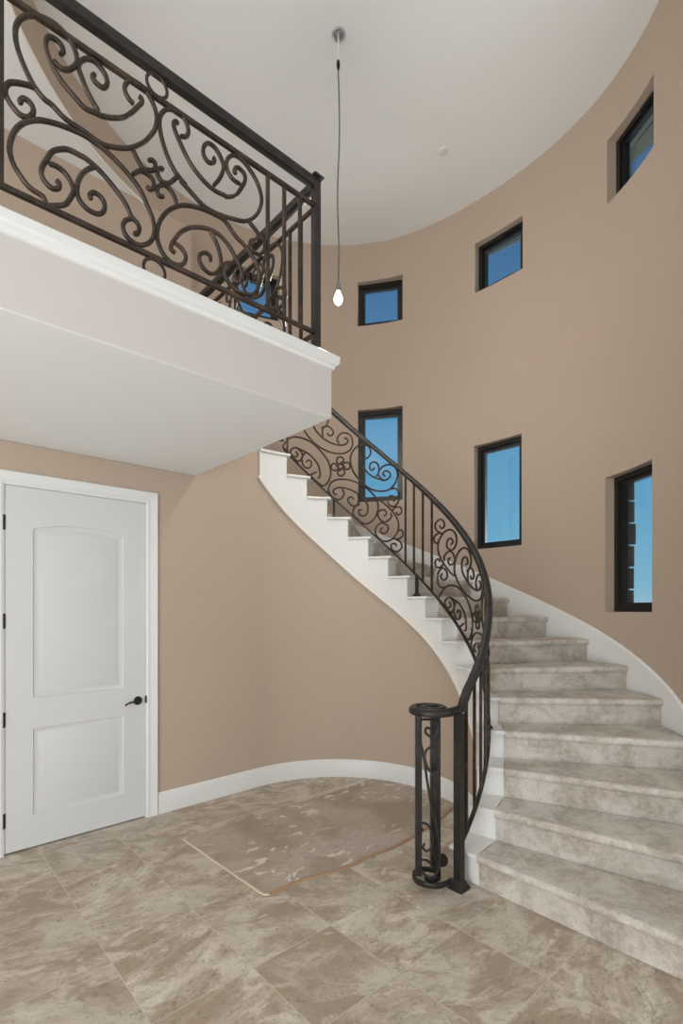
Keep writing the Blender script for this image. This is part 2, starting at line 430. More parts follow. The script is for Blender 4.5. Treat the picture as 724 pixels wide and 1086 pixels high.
for th, z0, z1 in WIN:       # plastered reveals back to the flat frame
    c, n, t, R = wframe(th); d = dth(th)
    ins = [th - d] + [a_ for a_ in angs if th - d + .01 < a_ < th + d - .01] + [th + d]
    pin = [pol(a_, RW(a_)) for a_ in ins]
    lat = [(p - c).dot(t) for p in pin]
    pout = [c + t * l + n * (R + REV) for l in lat]
    for zz in (z0, z1):
        m = len(pin)
        mb.add([p + Vector((0, 0, zz)) for p in pin] + [p + Vector((0, 0, zz)) for p in pout], [(k, k + 1, m + k + 1, m + k) for k in range(m - 1)])
    for k in (0, -1):
        mb.add([pin[k] + Vector((0, 0, z0)), pout[k] + Vector((0, 0, z0)), pout[k] + Vector((0, 0, z1)), pin[k] + Vector((0, 0, z1))], [(0, 1, 2, 3)])
mb.build('wall_tower', M_WALL, kind='structure', smooth=30)
# outside shell of the tower with its own reveals, and the eave ring above
mb = MB(); idx = {}
def gv2(i, j):
    if (i, j) not in idx:
        idx[i, j] = len(mb.v); mb.v.append(tuple(pol(angs[i], RW(angs[i]) + REV + OUT, zs2[j])))
    return idx[i, j]
zs2 = sorted(set(zs) - {CEIL} | {6.3})
for i in range(len(angs) - 1):
    if angs[i + 1] > 140: continue      # the rest is behind the side wall
    for j in range(len(zs2) - 1):
        if in_hole((angs[i] + angs[i + 1]) / 2, (zs2[j] + zs2[j + 1]) / 2): continue
        mb.f.append((gv2(i, j), gv2(i + 1, j), gv2(i + 1, j + 1), gv2(i, j + 1)))
for th, z0, z1 in WIN:
    c, n, t, R = wframe(th); R += REV + 0.05; d = dth(th)
    pts = []
    for s in (-1, 1):
        po = pol(th + s * d, RW(th + s * d) + REV + OUT)
        pts.append((c + t * (s * HW) + n * R, po))
    Z = lambda p, z: p + Vector((0, 0, z))
    (a0, b0), (a1, b1) = pts
    for zz in (z0, z1): mb.add([Z(a0, zz), Z(b0, zz), Z(b1, zz), Z(a1, zz)], [(0, 1, 2, 3)])
    for p, q in pts: mb.add([Z(p, z0), Z(q, z0), Z(q, z1), Z(p, z1)], [(0, 1, 2, 3)])
mb.build('wall_exterior', M_STUCCO, kind='structure', smooth=30)
mb = MB(); vs = []; fs = []
for i in range(48):
    th = -4 + 143 * i / 47; r0 = RW(th) + REV + OUT
    vs += [pol(th, r0, 6.02), pol(th, r0 + .40, 5.88), pol(th, r0 + .40, 6.12), pol(th, r0, 6.35)]
fs = [(4 * i + j, 4 * i + 4 + j, 4 * i + 4 + (j + 1) % 4, 4 * i + (j + 1) % 4) for i in range(47) for j in range(4)]
mb.add(vs, fs); mb.build('roof_eave', M_STUCCO, kind='structure', smooth=30)

for n_, (th, z0, z1) in enumerate(WIN):
    c, n, t, R = wframe(th); up = Vector((0, 0, 1))
    def ring(mb, lat, za, zb, w, n0, n1):
        for (l0, l1, q0, q1) in ((-lat, -lat + w, za, zb), (lat - w, lat, za, zb), (-lat + w, lat - w, za, za + w), (-lat + w, lat - w, zb - w, zb)):
            mb.obox(c + t * ((l0 + l1) / 2) + n * ((n0 + n1) / 2) + up * ((q0 + q1) / 2), t, n, up, (l1 - l0) / 2, (n1 - n0) / 2, (q1 - q0) / 2)
    fr = MB(); ring(fr, HW - .001, z0 + .001, z1 - .001, 0.042, R + REV - .02, R + REV + .06)
    fo = fr.build('window_%d' % (n_ + 1), M_FRAME, kind='structure')
    sa = MB(); ring(sa, HW - .042, z0 + .042, z1 - .042, 0.034, R + REV + .005, R + REV + .05)
    sa.build('window_sash', M_FRAME, fo)
    gl = MB(); gl.obox(c + n * (R + REV + .03) + up * ((z0 + z1) / 2), t, n, up, HW - .074, .003, (z1 - z0) / 2 - .074)
    gl.build('window_pane', M_GLASS, fo)
    lt = MB(); lt.obox(c + t * 0.10 + n * (R + REV - .026) + up * (z1 - .026), t, n, up, .07, .008, .009)
    lt.build('window_latch', M_FRAME, fo)

# rough stone edging outside the lower right window
c, n, t, R = wframe(124.8); up = Vector((0, 0, 1)); rnd = random.Random(4)
zz = 1.575; words = ['lowest', 'second from the bottom', 'third from the bottom', 'third from the top', 'second from the top', 'topmost']
for k in range(6):
    hgt = (2.724 - 1.575) / 6; g = 0.008
    ex = 0.010 + rnd.random() * .010; d1 = REV + OUT - .012 + rnd.random() * .02
    mb = MB()
    zc = zz + hgt / 2; hz = hgt / 2 - g
    poly = [(-.02, .06), (ex * .8, .064), (ex, .10), (ex, d1 - .012), (ex - .006, d1), (-.02, d1)]
    mb.prism([c + t * (-HW + l) + n * (R + q - .0 + (REV if q < .2 else 0) if q < .11 else R + q) + up * (zc - hz) for l, q in poly], up * (2 * hz))
    o = mb.build('stone_block', M_STONE)
    tag(o, 'dark rough stone block outside the lower right window, %s of its stack' % words[k], 'stone', 'stone blocks stacked outside the window')
    zz += hgt

# ceilings: round tower ceiling, its drum over the hall opening, lower ceiling around it
n_ = 120; ths = [-180 + 360 * i / n_ for i in range(n_)]
link('ceiling', [tuple(pol(q, RW(q) + .01, CEIL)) for q in ths], [tuple(range(n_))], M_CEIL, kind='structure')
dr = [-360 + WEND + (356.5 - WEND) * i / 80 for i in range(81)]
vs = [pol(q, RW(q), z) for q in dr for z in (LOW, CEIL)]
link('wall_drum', vs, [(2 * i, 2 * i + 2, 2 * i + 3, 2 * i + 1) for i in range(80)], M_WALL, kind='structure', smooth=True)
mb = MB(); mb.tube([pol(q, RW(q) - .002, LOW) for q in dr], 0.0125, 6)
mb.build('trim_5', M_BEAD, kind='structure', smooth=40)
def to_rect(q):
    s, c_ = math.sin(q * RAD), math.cos(q * RAD); best = 1e9
    for lim, comp, o_ in ((X0 - .05, s, CX), (6.8, s, CX), (Y0 - .05, c_, CY), (5.6, c_, CY)):
        if abs(comp) > 1e-6:
            tt = (lim - o_) / comp
            if 0 < tt < best: best = tt
    return pol(q, best, LOW)
dr2 = sorted(dr + [(lambda q: q - 360 if q > 0 else q)(math.degrees(math.atan2(x - CX, y - CY))) for x, y in ((X0 - .05, Y0 - .05), (X0 - .05, 5.6), (6.8, Y0 - .05))])
vs = []
for q in dr2: vs += [pol(q, RW(q), LOW), to_rect(q)]
nv = len(vs); vs += [pol(WEND, RW(WEND), LOW), Vector((6.8, pe.y, LOW)), to_rect(WEND)]
link('ceiling_hall', vs, [(2 * i, 2 * i + 2, 2 * i + 3, 2 * i + 1) for i in range(len(dr2) - 1)] + [(nv, nv + 1, nv + 2)], M_CEIL, kind='structure')
link('wall_hall', [(X0, HALLY, UP), (2.42, HALLY, UP), (2.42, HALLY, LOW), (X0, HALLY, LOW)], [(0, 1, 2, 3)], M_WALL, kind='structure')

# balcony slab, its cap moulding, upper floor and landing
mb = MB(); mb.box((X0, SLAB_B, 2.69), (SLAB_A, DW - .001, 3.005)); so = mb.build('balcony_slab', M_CREAM, kind='structure')
so.data.materials.append(M_CEIL)          # the underside is painted like the ceilings
for p_ in so.data.polygons:
    if p_.normal.z < -.9: p_.material_index = 1
bv = so.modifiers.new('bevel', 'BEVEL'); bv.width = 0.006; bv.segments = 2
prof = [(0, 2.965), (.010, 2.968), (.014, 2.985), (.026, 2.994), (.032, 3.004), (.034, 3.038), (.028, 3.044), (0, 3.044)]
vs = []; fs = []
for (o, z) in prof:
    vs += [(X0, SLAB_B - o, z), (SLAB_A + o, SLAB_B - o, z), (SLAB_A + o, DW - .002, z)]
m = len(prof)
for i in range(m):
    a_ = i * 3; b_ = ((i + 1) % m) * 3
    fs += [(a_, a_ + 1, b_ + 1, b_), (a_ + 1, a_ + 2, b_ + 2, b_ + 1)]
link('trim_2', vs, fs, M_WHITE, kind='structure')
mb = MB(); mb.box((X0, SLAB_B, 3.006), (SLAB_A, DW, UP)); mb.box((X0, DW + .012, 2.76), (CX, HALLY + .05, UP))
mb.build('floor_upper', M_CARPET, kind='structure')

# baseboard along the door wall and the curved wall
BB = [(0, 0), (.016, 0), (.016, .125), (.012, .135), (.010, .150), (.004, .162), (0, .165)]
def board(name, path, mat):
    vs = []; fs = []; m = len(BB)
    for p, nrm in path: vs += [(p.x + nrm.x * o, p.y + nrm.y * o, z) for o, z in BB]
    for i in range(len(path) - 1):
        fs += [(i * m + j, (i + 1) * m + j, (i + 1) * m + j + 1, i * m + j + 1) for j in range(m - 1)]
    fs += [tuple(range(m)), tuple(range((len(path) - 1) * m, len(path) * m))]
    o = link(name, vs, fs, mat, kind='structure'); auto_smooth(o, 30); return o
path = [(Vector((1.578, DW, 0)), Vector((0, -1, 0))), (Vector((2.3, DW, 0)), Vector((0, -1, 0)))]
for i in range(61):
    th = 157 * i / 60; path.append((pol(th, 1.055), -pol(th, 1.0) + Vector((CX, CY, 0))))
board('baseboard_back', path, M_WHITE)
board('baseboard_left', [(Vector((X0, DW, 0)), Vector((0, -1, 0))), (Vector((.476, DW, 0)), Vector((0, -1, 0)))], M_WHITE)

# ------------------------------------------------------------------ door and casing
def casing():
    mb = MB()
    pr = [(0, 0), (0, .012), (.012, .018), (.03, .016), (.06, .020), (.082, .024), (.088, .018), (.088, 0)]   # (out from opening, projection)
    def loop(o, d): return [Vector((DX0 - o, DW - d, 0)), Vector((DX0 - o, DW - d, DZ + o)), Vector((DX1 + o, DW - d, DZ + o)), Vector((DX1 + o, DW - d, 0))]
    L = [loop(o, d) for o, d in pr]; vs = [p for l in L for p in l]; m = len(L)
    fs = [(i * 4 + j, i * 4 + j + 1, ((i + 1) % m) * 4 + j + 1, ((i + 1) % m) * 4 + j) for i in range(m) for j in range(3)]
    fs += [tuple(i * 4 for i in range(m)), tuple(i * 4 + 3 for i in range(m))]
    mb.add(vs, fs)
    for x0, x1 in ((DX0 - .001, DX0 + .003), (DX1 - .003, DX1 + .001)): mb.box((x0, DW - .012, 0), (x1, DW + .12, DZ))
    mb.box((DX0, DW - .012, DZ - .003), (DX1, DW + .12, DZ + .001))
    mb.build('trim_1', M_WHITE, kind='structure')
casing()
def door():
    yf = DW - 0.002; x0, x1, z0, z1 = DX0 + .004, DX1 - .004, .012, DZ - .005
    pl, pr_ = 0.735, 1.322
    lo = [(pl, .215), (pr_, .215), (pr_, .800), (pl, .800)]
    arch = [(pr_ + (pl - pr_) * k / 14, 2.135 + .042 * math.sin(math.pi * k / 14) ** 0.8) for k in range(15)]
    upn = [(pl, 1.005), (pr_, 1.005)] + arch
    mb = MB()
    V = lambda p, d=0: (p[0], yf + d, p[1])
    mb.add([V((x0, z0)), V((pl, z0)), V((pl, z1)), V((x0, z1))], [(0, 1, 2, 3)])
    mb.add([V((pr_, z0)), V((x1, z0)), V((x1, z1)), V((pr_, z1))], [(0, 1, 2, 3)])
    mb.add([V((pl, z0)), V((pr_, z0)), V((pr_, .215)), V((pl, .215))], [(0, 1, 2, 3)])
    mb.add([V((pl, .8)), V((pr_, .8)), V((pr_, 1.005)), V((pl, 1.005))], [(0, 1, 2, 3)])
    top = [V((pl, z1)), V((pr_, z1))] + [V(p) for p in arch]
    mb.add(top, [tuple(range(len(top)))])
    # edges and back
    yb = yf + .044
    mb.add([(x0, yf, z0), (x1, yf, z0), (x1, yf, z1), (x0, yf, z1), (x0, yb, z0), (x1, yb, z0), (x1, yb, z1), (x0, yb, z1)],
           [(0, 1, 5, 4), (1, 2, 6, 5), (2, 3, 7, 6), (3, 0, 4, 7), (4, 5, 6, 7)])
    def inset(loop, d):
        cx = sum(p[0] for p in loop) / len(loop); zlo = min(p[1] for p in loop); zhi = max(p[1] for p in loop)
        w = max(p[0] for p in loop) - min(p[0] for p in loop); h = zhi - zlo; cz = (zlo + zhi) / 2
        return [(cx + (p[0] - cx) * (1 - 2 * d / w), cz + (p[1] - cz) * (1 - 2 * d / h)) for p in loop]
    for loop in (lo, upn):
        rings = [(0, 0), (.006, .007), (.016, .009), (.024, .011), (.034, .010), (.056, .003), (.060, .002)]
        L = [[V(p, d) for p in inset(loop, o)] for o, d in rings]; n = len(loop)
        vs = [p for l in L for p in l]
        fs = [(i * n + j, i * n + (j + 1) % n, (i + 1) * n + (j + 1) % n, (i + 1) * n + j) for i in range(len(L) - 1) for j in range(n)]
        fs.append(tuple((len(L) - 1) * n + j for j in range(n)))
        mb.add(vs, fs)
    do = mb.build('door_1', M_DOOR, kind='structure')
    auto_smooth(do, 25)
    for z in (.226, .88, 1.52, 2.16):
        h = MB(); h.lathe((DX0 + .001, yf - .006, z - .047), [(.001, -.004), (.005, -.003), (.007, 0), (.007, .094), (.005, .097), (.001, .098)], 10)
        h.box((DX0 - .006, yf - .004, z - .047), (DX0 + .012, yf + .001, z + .047))
        h.build('hinge', M_HARDWARE, do)
    hx, hz = 1.426, 0.902
    r = MB(); ring_ = [(.001, -.012), (.016, -.012), (.024, -.009), (.031, -.005), (.033, -.001), (.033, 0)]
    vs = []; fs = []; m = len(ring_); n = 24
    for i in range(n):
        a_ = 2 * math.pi * i / n
        vs += [(hx + q * math.cos(a_), yf + d, hz + q * math.sin(a_)) for q, d in ring_]
    fs = [(i * m + j, ((i + 1) % n) * m + j, ((i + 1) % n) * m + j + 1, i * m + j + 1) for i in range(n) for j in range(m - 1)] + [tuple(i * m for i in range(n))]
    r.add(vs, fs); ro = r.build('handle_rosette', M_HARDWARE, do, smooth=40)
    l = MB(); l.tube(catmull([(hx, yf - .008, hz), (hx, yf - .045, hz), (hx - .012, yf - .055, hz), (hx - .04, yf - .055, hz + .004), (hx - .08, yf - .053, hz - .002), (hx - .112, yf - .050, hz - .018)], 6),
                     [0.010] * 12 + [.0075] * 12 + [.006] * 7, 10)
    l.build('door_lever', M_HARDWARE, ro, smooth=50)
    s = MB(); s.box((DX1 - .008, yf - .012, .88), (DX1 + .006, yf - .004, .935)); s.build('strike_plate', M_HARDWARE, do)
door()

# ------------------------------------------------------------------ staircase
stair = empty('staircase', pol(95, 1.7, 0), 'curved staircase with grey beige carpeted steps and white stringers rising along the round wall', 'staircase')
RI, RC = 1.035, 1.205            # stringer face, carpet's inner end
def skirt_in(th): return RW(th) - .022
def carpet_step(k):
    zt = k * RISE; tn = nose_angle(k); tb = nose_angle(k + 1) if k < TOPK else 4.0
    zb = (k - 1) * RISE
    prof = [(None, zb), (None, zt)]          # back edge, under the next riser
    # nose profile: (distance behind nose line, z)
    pr = [(.10, zt)] + [(.022 - .022 * math.sin(q * RAD), zt - .022 + .022 * math.cos(q * RAD)) for q in (0, 22, 45, 68, 90)]
    pr += [(.001, zt - .034), (.008, zt - .044), (.020, zt - .050), (.026, zt - .058), (.028, zb + (.002 if k == 1 else -.004))]
    NR = 13; vs = []; m = len(pr) + 2
    for i in range(NR):
        f_ = i / (NR - 1)
        def pt(ang_fn):
            th = tn
            for _ in range(3):
                r = RC + (skirt_in(th) - RC) * f_; th = ang_fn(r)
            return th, r
        row = []
        th, r = pt(lambda r: tb - 1.2 / r); row += [pol(th, r, zb + (.002 if k == 1 else 0)), pol(th, r, zt)]
        for d, z in pr:
            th, r = pt(lambda r, d=d: tn - math.degrees(d / r)); row.append(pol(th, r, z))
        vs += row
    fs = [(i * m + j, (i + 1) * m + j, (i + 1) * m + (j + 1) % m, i * m + (j + 1) % m) for i in range(NR - 1) for j in range(m)]
    fs += [tuple(range(m)), tuple(range((NR - 1) * m, NR * m))]
    o = link('carpeted_step', vs, fs, M_CARPET, stair)
    auto_smooth(o, 40)
for k in range(1, TOPK + 1): carpet_step(k)

# inner stringer: stepped white curb with a sweeping lower edge
def curb():
    mb = MB()
    for k in range(1, TOPK + 1):
        zt = k * RISE - .024; ta = nose_angle(k) - 1.7; tb = (nose_angle(k + 1) - 1.7) if k < TOPK else 0.4
        n = 8 if k < TOPK else 12; vs = []
        for i in range(n + 1):
            th = ta + (tb - ta) * i / n; zb = max(0.001, bot_z(th)) if th < 157.8 else 0.001
            vs += [pol(th, RI, zb), pol(th, RI, zt), pol(th, RC + .01, zt), pol(th, RC + .01, zb)]
        fs = [(4 * i + j, 4 * i + 4 + j, 4 * i + 4 + (j + 1) % 4, 4 * i + (j + 1) % 4) for i in range(n) for j in range(4)]
        zl = (k - 1) * RISE - .03
        fs += [(0, 1, 2, 3), (4 * n, 4 * n + 1, 4 * n + 2, 4 * n + 3)]
        mb.add(vs, fs)
    mb.build('inner_stringer', M_CURB, stair)
    bd = MB(); pth = [pol(q, RI - .001, bot_z(q)) for q in [168 * i / 80 for i in range(81)] if bot_z(q) > .01]
    bd.sweep(pth, [(-.008, -.018), (.008, -.018), (.008, .010), (-.008, .010)]); bd.build('stringer_bead', M_BEAD, stair, smooth=30)
    for k in range(1, TOPK + 1):
        zt = k * RISE; ta = nose_angle(k) + .1; tb = (nose_angle(k + 1) - 1.7) if k < TOPK else 0.4
        n = 6; pr = [(RI - .016, zt - .022), (RI - .020, zt - .012), (RI - .016, zt), (RC - .0005, zt), (RC - .0005, zt - .022)]; m = len(pr); vs = []
        for i in range(n + 1):
            th = ta + (tb - ta) * i / n; vs += [pol(th, r, z) for r, z in pr]
        fs = [(i * m + j, (i + 1) * m + j, (i + 1) * m + (j + 1) % m, i * m + (j + 1) % m) for i in range(n) for j in range(m)] + [tuple(range(m)), tuple(range(n * m, n * m + m))]
        t_ = link('tread_return', vs, fs, M_CURB, stair)
curb()
def skirt():
    vs = []; fs = []; n = 100
    for i in range(n + 1):
        th = 178.5 - (178.5 - 4) * i / n
        zt = (nose_z(th) + .118) if th > 20 else min(nose_z(th) + .118, UP + .15)
        zt = max(zt, .165); zl = max(.001, nose_z(th) - .42) if th < 146 else .001
        R = RW(th)
        vs += [pol(th, R - .001, zl), pol(th, R - .022, zl), pol(th, R - .022, zt - .012), pol(th, R - .014, zt - .004), pol(th, R - .010, zt), pol(th, R - .001, zt)]
    fs = [(6 * i + j, 6 * i + 6 + j, 6 * i + 6 + (j + 1) % 6, 6 * i + (j + 1) % 6) for i in range(n) for j in range(6)] + [tuple(range(6)), tuple(range(6 * n, 6 * n + 6))]
    o = link('skirt_board', vs, fs, M_CURB, stair); auto_smooth(o, 30)
skirt()

# ------------------------------------------------------------------ wrought iron: scroll strokes (metres on the railing's own plane)
PANEL = {
 'S1': [(0.498,3.777),(0.510,3.765),(0.533,3.764),(0.559,3.785),(0.579,3.820),(0.581,3.848),(0.571,3.878),(0.547,3.905),(0.514,3.919),(0.478,3.919),(0.442,3.906),(0.411,3.885),(0.385,3.852),(0.370,3.813),(0.368,3.767),(0.377,3.724),(0.398,3.675),(0.429,3.626),(0.464,3.599),(0.491,3.594),(0.538,3.570),(0.606,3.563),(0.676,3.554),(0.718,3.566),(0.771,3.593),(0.810,3.623),(0.856,3.673),(0.891,3.733),(0.903,3.762),(0.911,3.814),(0.897,3.863),(0.862,3.904),(0.827,3.912),(0.794,3.902),(0.774,3.872),(0.771,3.842),(0.788,3.819),(0.810,3.809)],
 'S1i': [(0.520,3.814),(0.531,3.837),(0.521,3.857),(0.500,3.862),(0.480,3.854),(0.469,3.828),(0.473,3.790),(0.491,3.752),(0.524,3.712),(0.571,3.682),(0.610,3.661),(0.645,3.666),(0.681,3.673),(0.728,3.696),(0.771,3.729),(0.805,3.774),(0.827,3.811),(0.844,3.840),(0.842,3.855),(0.830,3.859)],
 'S3': [(0.665,3.682),(0.640,3.709),(0.615,3.745),(0.598,3.782),(0.586,3.816),(0.598,3.846),(0.625,3.873),(0.655,3.879),(0.686,3.860),(0.699,3.831),(0.689,3.799),(0.671,3.792),(0.650,3.797),(0.640,3.809),(0.650,3.829)],
 'S4': [(0.442,3.622),(0.411,3.616),(0.373,3.599),(0.347,3.580),(0.335,3.551),(0.339,3.525),(0.356,3.502),(0.381,3.485),(0.407,3.490),(0.424,3.514),(0.426,3.538),(0.413,3.554),(0.394,3.554),(0.383,3.537),(0.387,3.527)],
 'S5': [(0.480,3.355),(0.510,3.360),(0.543,3.347),(0.564,3.317),(0.567,3.292),(0.559,3.267),(0.540,3.228),(0.506,3.203),(0.473,3.189),(0.460,3.213),(0.415,3.224),(0.381,3.255),(0.358,3.291),(0.349,3.335),(0.356,3.383),(0.373,3.428),(0.402,3.469),(0.442,3.502),(0.491,3.524),(0.547,3.539),(0.606,3.547),(0.645,3.544),(0.686,3.536),(0.739,3.515),(0.794,3.485),(0.839,3.447),(0.867,3.399),(0.891,3.353),(0.900,3.305),(0.891,3.260),(0.867,3.225),(0.833,3.204),(0.799,3.204),(0.771,3.224),(0.763,3.254),(0.774,3.282),(0.799,3.303)],
 'S5i': [(0.505,3.305),(0.517,3.296),(0.512,3.275),(0.491,3.264),(0.469,3.274),(0.454,3.297),(0.457,3.329),(0.473,3.369),(0.491,3.408),(0.519,3.435),(0.552,3.453),(0.596,3.455),(0.615,3.455),(0.660,3.441),(0.707,3.413),(0.744,3.384),(0.777,3.351),(0.799,3.312),(0.824,3.296),(0.833,3.275),(0.822,3.246),(0.807,3.248)],
 'S6': [(0.653,3.445),(0.620,3.412),(0.595,3.371),(0.583,3.332),(0.583,3.290),(0.600,3.262),(0.630,3.248),(0.665,3.253),(0.686,3.280),(0.686,3.313),(0.668,3.331),(0.645,3.332),(0.630,3.313),(0.635,3.297)],
 'X1': [(0.805,3.611),(0.822,3.581),(0.850,3.551),(0.885,3.563),(0.903,3.582),(0.903,3.606),(0.888,3.611),(0.873,3.600)],
 'X2': [(0.805,3.499),(0.833,3.530),(0.856,3.538),(0.885,3.531),(0.897,3.514),(0.894,3.489),(0.879,3.475),(0.865,3.482)],
 'X3': [(0.943,3.595),(0.930,3.599),(0.915,3.579),(0.918,3.557),(0.937,3.541),(0.967,3.552),(0.998,3.591),(1.008,3.614)],
 'X4': [(1.004,3.477),(0.989,3.511),(0.967,3.529),(0.943,3.530),(0.918,3.508),(0.913,3.484),(0.924,3.470),(0.943,3.477)],
 'T1': [(1.023,3.802),(1.052,3.820),(1.062,3.854),(1.049,3.889),(1.017,3.908),(0.979,3.898),(0.949,3.875),(0.927,3.834),(0.924,3.785),(0.937,3.727),(0.961,3.671),(0.998,3.621),(1.049,3.589),(1.023,3.596),(1.075,3.570),(1.128,3.543),(1.169,3.537),(1.225,3.541),(1.312,3.563),(1.369,3.584),(1.425,3.633),(1.458,3.696),(1.468,3.758),(1.444,3.818),(1.397,3.864),(1.341,3.888),(1.297,3.877),(1.266,3.835),(1.266,3.788),(1.297,3.759),(1.341,3.757)],
 'T1i': [(1.011,3.849),(1.001,3.858),(0.989,3.838),(0.998,3.808),(1.017,3.777),(1.049,3.730),(1.088,3.691),(1.142,3.660),(1.197,3.646),(1.254,3.652),(1.262,3.650),(1.312,3.683),(1.346,3.740),(1.369,3.792),(1.364,3.822),(1.337,3.834),(1.315,3.825),(1.306,3.800),(1.319,3.800)],
 'T3': [(1.193,3.667),(1.225,3.720),(1.246,3.784),(1.232,3.827),(1.197,3.857),(1.165,3.856),(1.142,3.829),(1.138,3.789),(1.162,3.766),(1.190,3.776),(1.197,3.796),(1.186,3.803)],
 'T5': [(0.998,3.293),(1.030,3.281),(1.049,3.256),(1.042,3.223),(1.017,3.199),(0.979,3.194),(0.943,3.213),(0.918,3.254),(0.913,3.304),(0.930,3.367),(0.967,3.427),(1.017,3.475),(1.068,3.502),(1.135,3.522),(1.197,3.529),(1.254,3.526),(1.312,3.481),(1.361,3.459),(1.415,3.419),(1.454,3.360),(1.448,3.291),(1.438,3.252),(1.395,3.217),(1.327,3.206),(1.273,3.230),(1.245,3.276),(1.260,3.318),(1.300,3.336)],
 'T5i': [(0.998,3.245),(0.976,3.258),(0.992,3.302),(1.023,3.354),(1.068,3.398),(1.115,3.424),(1.169,3.442),(1.225,3.441),(1.275,3.414),(1.312,3.373),(1.334,3.344),(1.350,3.314),(1.345,3.270),(1.318,3.249),(1.303,3.261),(1.313,3.284)],
 'T6': [(1.172,3.437),(1.204,3.399),(1.225,3.351),(1.232,3.297),(1.211,3.252),(1.176,3.230),(1.142,3.237),(1.118,3.264),(1.121,3.296),(1.148,3.318),(1.172,3.314),(1.176,3.290)],
 'T4': [(1.387,3.594),(1.434,3.569),(1.473,3.539),(1.459,3.568),(1.488,3.527),(1.474,3.471),(1.438,3.448),(1.402,3.462),(1.402,3.498),(1.430,3.518)],
}
STAIR_PANEL = {
 't1': [(0.229,0.267),(0.276,0.333),(0.292,0.393),(0.276,0.426),(0.242,0.418),(0.168,0.342),(0.114,0.242),(0.094,0.144),(0.121,0.061),(0.181,0.033),(0.263,0.030),(0.358,0.074),(0.469,0.175),(0.539,0.302),(0.560,0.397),(0.532,0.440),(0.469,0.414),(0.406,0.341),(0.369,0.258),(0.379,0.226),(0.420,0.227)],
 't1i': [(0.222,0.321),(0.202,0.290),(0.198,0.247),(0.215,0.189),(0.256,0.170),(0.303,0.170),(0.372,0.201),(0.434,0.238),(0.483,0.310),(0.480,0.347),(0.441,0.334),(0.413,0.287),(0.434,0.274)],
 't3': [(0.344,0.198),(0.372,0.267),(0.365,0.327),(0.331,0.328),(0.290,0.278),(0.283,0.226),(0.310,0.233),(0.331,0.276)],
 't5': [(0.013,-0.206),(0.034,-0.231),(0.000,-0.315),(-0.053,-0.370),(-0.100,-0.380),(-0.117,-0.328),(-0.094,-0.246),(-0.034,-0.158),(0.060,-0.073),(0.154,-0.017),(0.249,0.012),(0.331,0.001),(0.365,-0.049),(0.351,-0.153),(0.303,-0.260),(0.235,-0.345),(0.161,-0.384),(0.121,-0.353),(0.134,-0.275),(0.188,-0.194)],
 't5i': [(-0.034,-0.305),(-0.063,-0.319),(-0.067,-0.289),(-0.020,-0.223),(0.060,-0.160),(0.141,-0.122),(0.208,-0.116),(0.256,-0.135),(0.263,-0.196),(0.235,-0.266),(0.188,-0.300),(0.175,-0.272),(0.208,-0.230)],
 't6': [(0.168,-0.125),(0.175,-0.172),(0.161,-0.227),(0.114,-0.279),(0.074,-0.275),(0.074,-0.241),(0.107,-0.198),(0.130,-0.205)],
 'e1': [(0.365,-0.003),(0.413,0.011),(0.497,0.008),(0.560,-0.030),(0.567,-0.115),(0.511,-0.247),(0.427,-0.345),(0.358,-0.371),(0.335,-0.326),(0.358,-0.253),(0.406,-0.188),(0.462,-0.171),(0.455,-0.229),(0.413,-0.282),(0.386,-0.275),(0.413,-0.225)],
 'e2': [(0.490,-0.024),(0.497,-0.057),(0.441,-0.149),(0.386,-0.176),(0.362,-0.144),(0.379,-0.097),(0.427,-0.047),(0.448,-0.065),(0.420,-0.114)],
 'e3': [(0.469,0.181),(0.539,0.244),(0.574,0.227),(0.567,0.143),(0.518,0.058),(0.469,0.044),(0.459,0.082),(0.497,0.145),(0.539,0.153),(0.518,0.104)],
 'e4': [(0.504,0.007),(0.539,0.069),(0.589,0.109),(0.603,0.075),(0.567,0.021),(0.546,0.029)],
 'e5': [(0.511,-0.247),(0.567,-0.202),(0.613,-0.135),(0.610,-0.093),(0.574,-0.113),(0.560,-0.154)],
 'e6': [(0.539,-0.230),(0.589,-0.214),(0.603,-0.253),(0.553,-0.335),(0.504,-0.357),(0.497,-0.318),(0.532,-0.275),(0.553,-0.283)],
 'x1': [(-0.015,0.005),(-0.034,0.005),(-0.038,0.025),(-0.029,0.055),(-0.009,0.083),(0.011,0.099),(0.025,0.098),(0.028,0.083),(0.020,0.061),(0.006,0.042),(-0.007,0.032)],
 'x2': [(0.019,0.032),(0.036,0.066),(0.060,0.093),(0.081,0.102),(0.092,0.092),(0.089,0.069),(0.076,0.043),(0.058,0.024),(0.043,0.019),(0.036,0.026),(0.039,0.042)],
 'x3': [(0.015,-0.005),(0.034,-0.006),(0.039,-0.025),(0.029,-0.055),(0.009,-0.083),(-0.011,-0.099),(-0.025,-0.098),(-0.028,-0.083),(-0.020,-0.061),(-0.006,-0.042),(0.007,-0.032)],
 'x4': [(-0.019,-0.032),(-0.036,-0.067),(-0.060,-0.093),(-0.081,-0.103),(-0.092,-0.094),(-0.089,-0.071),(-0.076,-0.044),(-0.058,-0.025),(-0.043,-0.019),(-0.036,-0.026),(-0.039,-0.043)],
 'x5': [(0.000,0.027),(0.027,0.024),(0.000,-0.027),(-0.027,-0.024),(0.000,0.027)],
}
